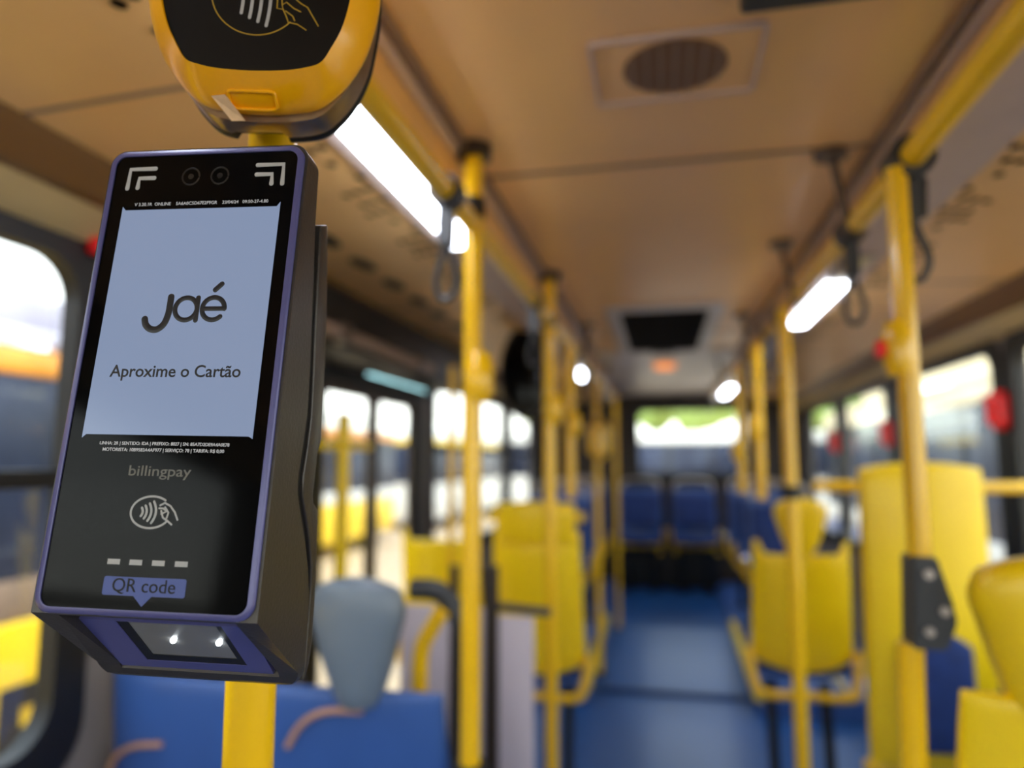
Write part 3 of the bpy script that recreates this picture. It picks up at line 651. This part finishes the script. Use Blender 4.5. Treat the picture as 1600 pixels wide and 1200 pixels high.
# ------------------------------------------------------------------ seats
def seat(name, label, cat, loc, rotz, width, z_lo, z_hi, head, shell, headm, frame, group, frontpad=False, ears=True, legs=True, heads=(0.0,), pan=True, floor=FZ, arcs=False, hh=0.225):
    """back seen at -Y, sitter faces +Y; the seat's origin on the floor under the backrest's middle; heights are absolute"""
    t = thing(name, label, cat, (loc[0], loc[1], floor), rotz, group)
    f = floor; hw = width/2
    def fb(s, tt):
        a = 2*s-1
        wv = hw*(0.93+0.07*(1-tt))
        top = z_hi-f
        if ears:
            top += 0.05*max(0, min(1, (abs(a)-0.78)/0.10)) - 0.02
        z = (z_lo-f)*(1-tt)+top*tt - 0.035*(1-tt)*(1-a*a)*0
        z += -0.045*(1-tt)**3*(1-abs(a)**2)
        y = -0.03*(1-a*a)*(1 if width < 0.6 else 0.5) - 0.08*tt
        return (a*wv, y, z), Vector((0, -1, -0.13)).normalized()
    bm = B(); surf(bm, fb, 26, 22, 0.05, 0.22); sh = link('backrest', bm, M[shell], t, smooth=60)
    if arcs:
        for q_ in ([(0.055, 0.79), (0.085, 0.835), (0.135, 0.865), (0.215, 0.872)], [(-0.385, 0.66), (-0.36, 0.72), (-0.31, 0.755), (-0.235, 0.768)]):
            bm = B(); pts = []
            for v_ in smooth_path([(x, 0, z) for x, z in q_], 6):
                a = v_.x/hw; tt = (v_.z-(z_lo-f))/(z_hi-z_lo)
                pts.append((v_.x, -0.03*(1-a*a)*0.5-0.08*tt-0.0255, v_.z))
            tube(bm, pts, 0.0065, 8)
            link('printed_arc', bm, M['orange'], sh)
    if frontpad:
        def fp_(s, tt):
            a = 2*s-1; z = (z_lo-f+0.06)*(1-tt)+(z_hi-f-0.05)*tt
            return (a*hw*0.86, 0.035-0.075*tt, z), Vector((0, 1, 0.1)).normalized()
        bm = B(); surf(bm, fp_, 12, 12, 0.06, 0.3); link('back_cushion', bm, M['blue'], t, smooth=60)
    for hx in heads:
        if head == 'shield':
            def fh(s, tt, hx=hx):
                a = 2*s-1
                wv = 0.034+0.062*min(1, tt/0.72)**0.75 - 0.010*max(0, (tt-0.8)/0.2)**2
                z = (z_hi-f-0.030)+tt*hh - 0.022*max(0, tt-0.6)/0.4*a*a
                y = -0.085-0.02*(1-a*a)-0.03*tt
                return (hx+a*wv, y, z), Vector((0, -1, -0.12)).normalized()
            bm = B(); surf(bm, fh, 18, 18, 0.075, 0.22); h = link('headrest', bm, M[headm], t, smooth=60)
            bm = B(); tube(bm, [(hx, -0.128, z_hi-f+0.005), (hx, -0.136, z_hi-f+0.005)], 0.008, 12); link('screw', bm, M['alu'], h)
        elif head == 'bar':
            def fh2(s, tt, hx=hx):
                a = 2*s-1; z = (z_hi-f-0.02)+tt*0.175-0.012*tt*a*a
                return (hx+a*hw*0.86, -0.085-0.02*(1-a*a)-0.02*tt, z), Vector((0, -1, -0.1)).normalized()
            bm = B(); surf(bm, fh2, 16, 12, 0.065, 0.2); h = link('headrest', bm, M[headm], t, smooth=60)
            bm = B(); tube(bm, [(hx-hw*1.05, -0.09, z_hi-f+0.09), (hx+hw*1.05, -0.09, z_hi-f+0.09)], 0.018, 12); link('grip_bar', bm, M[headm], h)
    if pan:
        zc = z_lo-f-0.05
        bm = B()
        def fs(s, tt):
            a = 2*s-1
            return (a*hw*0.98, -0.01+tt*0.42, zc+0.03*tt+0.012*a*a), Vector((0, 0, 1))
        surf(bm, fs, 12, 12, 0.085, 0.25); link('cushion', bm, M['blue'], t, smooth=60)
        bm = B(); zf = zc-0.07
        tube(bm, smooth_path([(-hw*1.06, -0.03, zf+0.16), (-hw*0.98, -0.06, zf+0.04), (-hw*0.80, -0.07, zf), (0, -0.07, zf), (hw*0.80, -0.07, zf), (hw*0.98, -0.06, zf+0.04), (hw*1.06, -0.03, zf+0.16)], 5), 0.017, 12)
        tube(bm, [(-hw*0.85, -0.06, zf), (-hw*0.85, 0.38, zf)], 0.015, 10); tube(bm, [(hw*0.85, -0.06, zf), (hw*0.85, 0.38, zf)], 0.015, 10)
        link('frame', bm, M[frame], t)
        if legs:
            for sx_ in (-1, 1):
                bm = B(); tube(bm, [(sx_*hw*0.55, 0.05, 0.002), (sx_*hw*0.55, 0.12, zf+0.0)], 0.022, 12); box(bm, sx_*hw*0.55-0.05, sx_*hw*0.55+0.05, 0.0, 0.10, 0.001, 0.014, 0.003); link('leg', bm, M['black'], t)
    return t
YG = 'yellow seats at the front'
seat('bus_seat', 'near right yellow seat with a shield headrest, cut off at the photo edge', 'seat', (0.592, 1.235), 0, 0.39, 0.78, 1.225, 'shield', 'yellow_plastic', 'yellow_plastic', 'yellow', YG, ears=False, heads=(-0.075,))
seat('bus_seat', 'yellow single seat with shield headrest beside the right aisle', 'seat', (0.510, 2.98), 0, 0.375, 0.79, 1.215, 'shield', 'yellow_plastic', 'yellow_plastic', 'yellow', YG)
seat('bus_seat', 'yellow seat with wide headrest at the left aisle edge', 'seat', (-0.520, 2.98), 0, 0.39, 0.72, 1.23, 'bar', 'yellow_plastic', 'yellow_plastic', 'yellow', YG)
seat('bus_seat', 'yellow seat nearest the left door, beside the aisle seat with wide headrest', 'seat', (-0.945, 3.00), 0, 0.36, 0.80, 1.235, 'none', 'yellow_plastic', 'yellow_plastic', 'yellow', YG)
seat('double_seat', 'wide blue shelled double seat with grey headrest below the payment terminal', 'seat', (-0.79, 1.42), 0, 0.79, 0.62, 1.105, 'shield', 'blue_shell', 'grey', 'yellow', None, ears=False, heads=(0.20,), arcs=True, hh=0.25)
# near right seat: yellow corner post with a bolted grey bracket under the thick pole
t = right_pole
bm = B(); dz = 1.28-FZ; o_ = [(-0.024, -0.005), (0.020, -0.005), (0.036, 0.035), (0.031, 0.062), (0.014, 0.128), (-0.018, 0.128)]
prism_y(bm, [(x, z+dz) for x, z in o_], -0.030, 0.030); bmesh.ops.bevel(bm, geom=list(bm.edges), offset=0.003, segments=2, affect='EDGES'); br = link('bracket', bm, M['strap'], t)
for x, z in ((0.000, 0.104), (0.018, 0.052), (-0.004, 0.022)):
    bm = B(); tube(bm, [(x, -0.036, z+dz), (x, -0.0295, z+dz)], 0.007, 10); link('bolt', bm, M['alu'], br)
bm = B(); tube(bm, smooth_path([(-0.020, 0, 1.078), (-0.023, 0, 1.00), (-0.027, 0, 0.8), (-0.027, 0, 0.4), (-0.027, 0, 0.002)], 4), 0.0185, 16); link('lower_tube', bm, M['yellow'], t)
# tall yellow padded panel
t = thing('backrest_panel', 'tall yellow rounded backrest panel with blue pad behind the thick right pole', 'panel', (0.808, 2.50, FZ))
def ft(s, tt):
    a = 2*s-1
    wv = 0.180*(1+0.05*(1-tt)); z = 0.40+tt*0.945 - 0.02*tt**6*a*a
    return (a*wv, -0.015*(1-a*a), z), Vector((0, -1, 0))
bm = B(); surf(bm, ft, 22, 26, 0.07, 0.18); link('shell', bm, M['yellow_plastic'], t, smooth=60)
def fpd(s, tt):
    a = 2*s-1; z = 0.47+tt*0.36-0.05*tt**2*a*a
    return (0.0+a*0.105, -0.052-0.012*(1-a*a), z), Vector((0, -1, 0))
bm = B(); surf(bm, fpd, 14, 14, 0.04, 0.22); link('pad', bm, M['blue'], t, smooth=60)
bm = B(); tube(bm, [(-0.185, 0.02, 0.40), (-0.185, 0.02, 0.002)], 0.02, 12); tube(bm, [(0.185, 0.02, 0.40), (0.185, 0.02, 0.002)], 0.02, 12); tube(bm, [(-0.2, 0.0, 0.395), (0.2, 0.0, 0.395)], 0.022, 12); link('stand', bm, M['yellow'], t)
t = thing('crossbar', 'yellow horizontal grab bar running from the tall panel to the right windows', 'rail', (0.54, 2.76, 1.458))
bm = B(); tube(bm, [(0, 0, 0), (0.71, 0, 0)], 0.021, 14); link('tube', bm, M['yellow'], t)
bm = B(); tube(bm, [(0.695, 0, 0), (0.709, 0, 0)], 0.036, 16); link('wall_flange', bm, M['black'], t)
# curved handle and grey arch by the grey headrest
t = thing('curved_handrail', 'short bright yellow curved handle right of the grey headrest', 'handle', (-0.53, 1.52, 0.98))
bm = B(); tube(bm, smooth_path([(0.0, 0, 0), (-0.004, 0, 0.09), (0.0, 0, 0.155), (0.016, 0, 0.190), (0.046, 0, 0.240)], 5), 0.018, 14); link('tube', bm, M['yellow'], t)
t = thing('seat_arch', 'dark grey curved rail between grey headrest and nearest left pole', 'rail', (-0.455, 1.60, 0.70))
bm = B(); tube(bm, smooth_path([(0.0, 0, 0), (0.0, 0, 0.40), (-0.015, 0, 0.49), (-0.06, 0, 0.545), (-0.13, 0, 0.55)], 5), 0.024, 14); link('tube', bm, M['strap'], t)
# partition with brown posts
t = thing('partition_panel', 'pale lilac partition panel framed by dark brown posts, behind the nearest left pole', 'partition', (-0.50, 2.05, FZ))
bm = B(); tube(bm, [(0, 0, 0.002), (0, 0, 1.04)], 0.021, 14); link('post', bm, M['brown'], t)
bm = B(); tube(bm, [(-0.115, 0, 0.002), (-0.115, 0, 1.04)], 0.014, 14); link('post', bm, M['brown'], t)
bm = B(); box(bm, 0.022, 0.125, -0.006, 0.006, 0.05, 0.90, 0.003); box(bm, -0.28, -0.022, -0.006, 0.006, 0.05, 0.92, 0.003); link('sheet', bm, M['lilac'], t)
bm = B(); tube(bm, [(0.022, 0, 0.925), (0.175, 0, 0.915)], 0.013, 12); link('top_bar', bm, M['strap'], t)
# rear seats facing the camera
RG = 'blue upholstered seats at the rear'
rows = ((4.55, 'front row'), (5.25, 'middle row'), (5.9, 'last side row'))
base_seat = None
def rear(x, y, lab, floor=0.42, zhi=1.33):
    global base_seat
    if base_seat is None:
        base_seat = seat('rear_seat', lab, 'seat', (x, y), PI, 0.41, 0.92, zhi, 'none', 'blue_shell', 'grey', 'yellow', RG, frontpad=True, ears=False, floor=floor)
        bm = B(); tube(bm, smooth_path([(-0.17, -0.08, 0.89), (-0.15, -0.10, 0.97), (0, -0.10, 0.99), (0.15, -0.10, 0.97), (0.17, -0.08, 0.89)], 5), 0.014, 10); link('grab_loop', bm, M['alu'], base_seat)
        return base_seat
    return dup(base_seat, (x, y, floor), PI, lab, RG)
for y, rn in rows:
    rear(-0.66, y, 'blue upholstered seat beside the aisle, %s on the left platform' % rn)
    rear(-1.0, y+0.02, 'blue upholstered seat by the left windows, %s on the left platform' % rn) if False else None
    rear(0.70, y, 'blue upholstered seat beside the aisle, %s on the right platform' % rn)
    rear(1.03, y+0.03, 'blue upholstered seat by the right windows, %s on the right platform' % rn) if False else None
for x, lab in ((-0.21, 'blue rear bench seat left of centre below the rear window'), (0.27, 'blue rear bench seat right of centre below the rear window')):
    rear(x, 6.62, lab, 0.39, 1.33)
# black box standing in for the shadow under the rear bench
t = tag(link('bench_shadow_box', box(B(), -0.43, 0.50, 6.76, 6.93, 0.382, 0.86, 0.01), M['black']), 'black box standing in for the shadow under the blue rear bench', 'base')

# ------------------------------------------------------------------ small things
for i, (y, z, lab) in enumerate(((2.895, 1.735, 'bright red emergency hammer box on the nearest right window post'), (4.215, 1.70, 'red emergency hammer box on the second right window post'), (5.41, 1.68, 'red emergency hammer box on the farthest right window post'))):
    t = thing('emergency_hammer', lab, 'hammer', (XR, y, z), 0, 'red emergency hammers')
    bm = B(); loft(bm, [[(-x_, yy, zz) for yy, zz in rrect(-0.04, 0.04, -0.075, 0.075, 0.035)] for x_ in (0.001, 0.045)]); bmesh.ops.bevel(bm, geom=list(bm.edges), offset=0.004, segments=2, affect='EDGES'); link('holder', bm, M['red'], t)
    bm = B(); tube(bm, [(-0.06, -0.0, -0.05), (-0.06, 0.0, 0.04)], 0.012, 10); tube(bm, [(-0.06, -0.03, 0.045), (-0.06, 0.03, 0.045)], 0.014, 10); tube(bm, [(-0.062, 0, 0), (-0.044, 0, 0)], 0.01, 8); link('hammer', bm, M['red'], t)
t = thing('emergency_hammer', 'red emergency handle above the corner of the left window, partly behind the payment terminal', 'hammer', (XL, 1.27, 2.0), 0, 'red emergency hammers')
bm = B(); box(bm, 0.013, 0.045, -0.06, 0.06, -0.015, 0.02, 0.006); link('holder', bm, M['red'], t)
t = thing('reading_monitor', 'large dark oval mirror housing hanging below the left cove beyond the near pole', 'mirror', (-0.61, 3.05, 2.115))
bm = B(); c = Vector((0.025, 0, -0.17))
loft(bm, [[(c.x+k*0.125*math.cos(2*PI*i/28), dy, c.z+k*0.215*math.sin(2*PI*i/28)) for i in range(28)] for dy, k in ((0.07, 0.35), (0.06, 0.75), (0.02, 0.97), (-0.01, 1.0), (-0.02, 0.94))]); link('housing', bm, M['black'], t)
bm = B(); loft(bm, [[(c.x+k*0.125*math.cos(2*PI*i/28), dy, c.z+k*0.215*math.sin(2*PI*i/28)) for i in range(28)] for dy, k in ((-0.018, 0.93), (-0.024, 0.7), (-0.028, 0.35), (-0.029, 0.05))]); link('face', bm, M['gloss'], t)
bm = B(); tube(bm, [(0.02, 0.03, -0.02), (0.02, 0.03, 0.012)], 0.02, 12); link('stem', bm, M['black'], t)
t['label'] = 'large dark oval dome hanging below the left cove beyond the near pole'; t.name = 'oval_mirror'

# ------------------------------------------------------------------ outside
bm = B(); box(bm, -60, 60, -40, 80, -0.75, -0.70); struct(link('ground', bm, M['asphalt'], smooth=0))
def city_bus(label, x, y, rotz, length=11.5, body='yellowbus', band='orangebus', roof='roofgrey', lower='white', letter=None, zsill=0.80, unit=True):
    """side at local x = 0 facing +X, running along +Y"""
    t = thing('parked_bus', label, 'bus', (x, y, -0.70), rotz, 'buses parked outside')
    w = 2.5
    def slab(name, z0, z1, m, inset=0.0, bev=0.03):
        bm = B(); box(bm, -w+inset, -inset, inset, length-inset, z0, z1, bev); return link(name, bm, M[m], t)
    slab('lower_body', 0.35, zsill+0.70-0.25, body); slab('stripe', zsill+0.701-0.25, zsill+0.70, lower, 0.004, 0.005)
    slab('window_band', zsill+0.701, 2.80, 'glassbus', 0.02, 0.01); slab('upper_band', 2.801, 2.97, band, 0.0, 0.02); slab('roof', 2.971, 3.12, roof, 0.03, 0.06)
    if unit: bm = B(); box(bm, -w+0.25, -0.25, length*0.15, length*0.9, 3.121, 3.42, 0.06); link('roof_unit', bm, M[roof], t)
    for k in range(8):
        bm = B(); yy = 0.2+k*(length-0.4)/7.5; box(bm, -0.016, -0.001, yy, yy+0.10, zsill+0.705, 2.798, 0.004); link('window_post', bm, M['tyre'], t)
    for yy in (2.2, length-1.6):
        bm = B(); tube(bm, [(-0.30, yy, 0.48), (0.015, yy, 0.48)], 0.48, 24); q = link('wheel', bm, M['tyre'], t)
        bm = B(); tube(bm, [(0.0, yy, 0.48), (0.03, yy, 0.48)], 0.24, 20); link('hub', bm, M['roofgrey'], q)
    if letter:
        cu = bpy.data.curves.new('bus_letter', 'FONT'); cu.body = letter[0]; cu.size = 0.90; cu.extrude = 0.006; cu.offset = 0.035
        o = bpy.data.objects.new('bus_letter', cu); COL.objects.link(o); bpy.context.view_layer.update()
        me = bpy.data.meshes.new_from_object(o.evaluated_get(bpy.context.evaluated_depsgraph_get())); COL.objects.unlink(o); bpy.data.objects.remove(o)
        me.materials.clear(); me.materials.append(M['ink'])
        o = bpy.data.objects.new('bus_letter', me); COL.objects.link(o); o.parent = t
        o.matrix_local = Matrix(((0, 0, 1, 0.006), (1, 0, 0, letter[1]), (0, 1, 0, letter[2]), (0, 0, 0, 1)))
    return t
city_bus('yellow bus with black letter and orange roof band, parked outside the near left window', -4.0, -3.5, 0, 10.0, lower='trim', letter=('P', 7.16, 0.20))
city_bus('blue and yellow bus parked outside the left door', -7.5, 8.0, 0, 11.0, 'yellowbus', 'orangebus', 'white')
city_bus('white bus with yellow band parked outside the far left windows', -7.2, 21.5, 0, 11.0, 'white', 'yellowbus', 'white')
city_bus('dark blue bus with cream roof band, parked outside the right windows', 2.95, 14.0, PI, 11.5, 'bluebus', 'building', 'building')
city_bus('white bus parked farther back outside the right windows', 5.2, 26.2, PI, 11.0, 'white', 'building', 'white')
city_bus('pale bus parked crosswise behind the rear window', -5.2, 22.0, -PI/2, 10.0, 'white', 'white', 'white', zsill=1.05, unit=False)
def tree(x, y, h, r, label):
    t = thing('leafy_tree', label, 'tree', (x, y, -0.70), 0, 'green trees behind the bus')
    bm = B(); tube(bm, [(0, 0, 0.002), (0.05, 0, h*0.4), (0.0, 0.05, h*0.7)], [0.22, 0.17, 0.08], 10); link('trunk', bm, M['bark'], t)
    bm = B()
    for k in range(16):
        a = random.uniform(0, 2*PI); rr = random.uniform(0, r*0.75)
        bmesh.ops.create_icosphere(bm, subdivisions=2, radius=random.uniform(0.35, 0.55)*r, matrix=Matrix.Translation((rr*math.cos(a), rr*math.sin(a), h*random.uniform(0.5, 0.95))))
    for v in bm.verts: v.co += Vector((random.uniform(-1, 1), random.uniform(-1, 1), random.uniform(-1, 1)))*0.09*r
    link('crown', bm, M['leaf'], t)
for i, x in enumerate((-5.6, 1.6, 8.6, 15.4)):
    tree(x, 39+(1-i % 2)*4.0, 8.5+i % 2, 3.2, ('tree at the far left beyond the rear window', 'tree left of centre beyond the rear window', 'tree right of centre beyond the rear window', 'tree at the far right beyond the rear window')[i])
bm = B(); box(bm, -16, -15, -6, 30, -0.70, 3.4); q = tag(link('depot_building', bm, M['building'], smooth=0), 'long pale depot building behind the buses on the left', 'building')
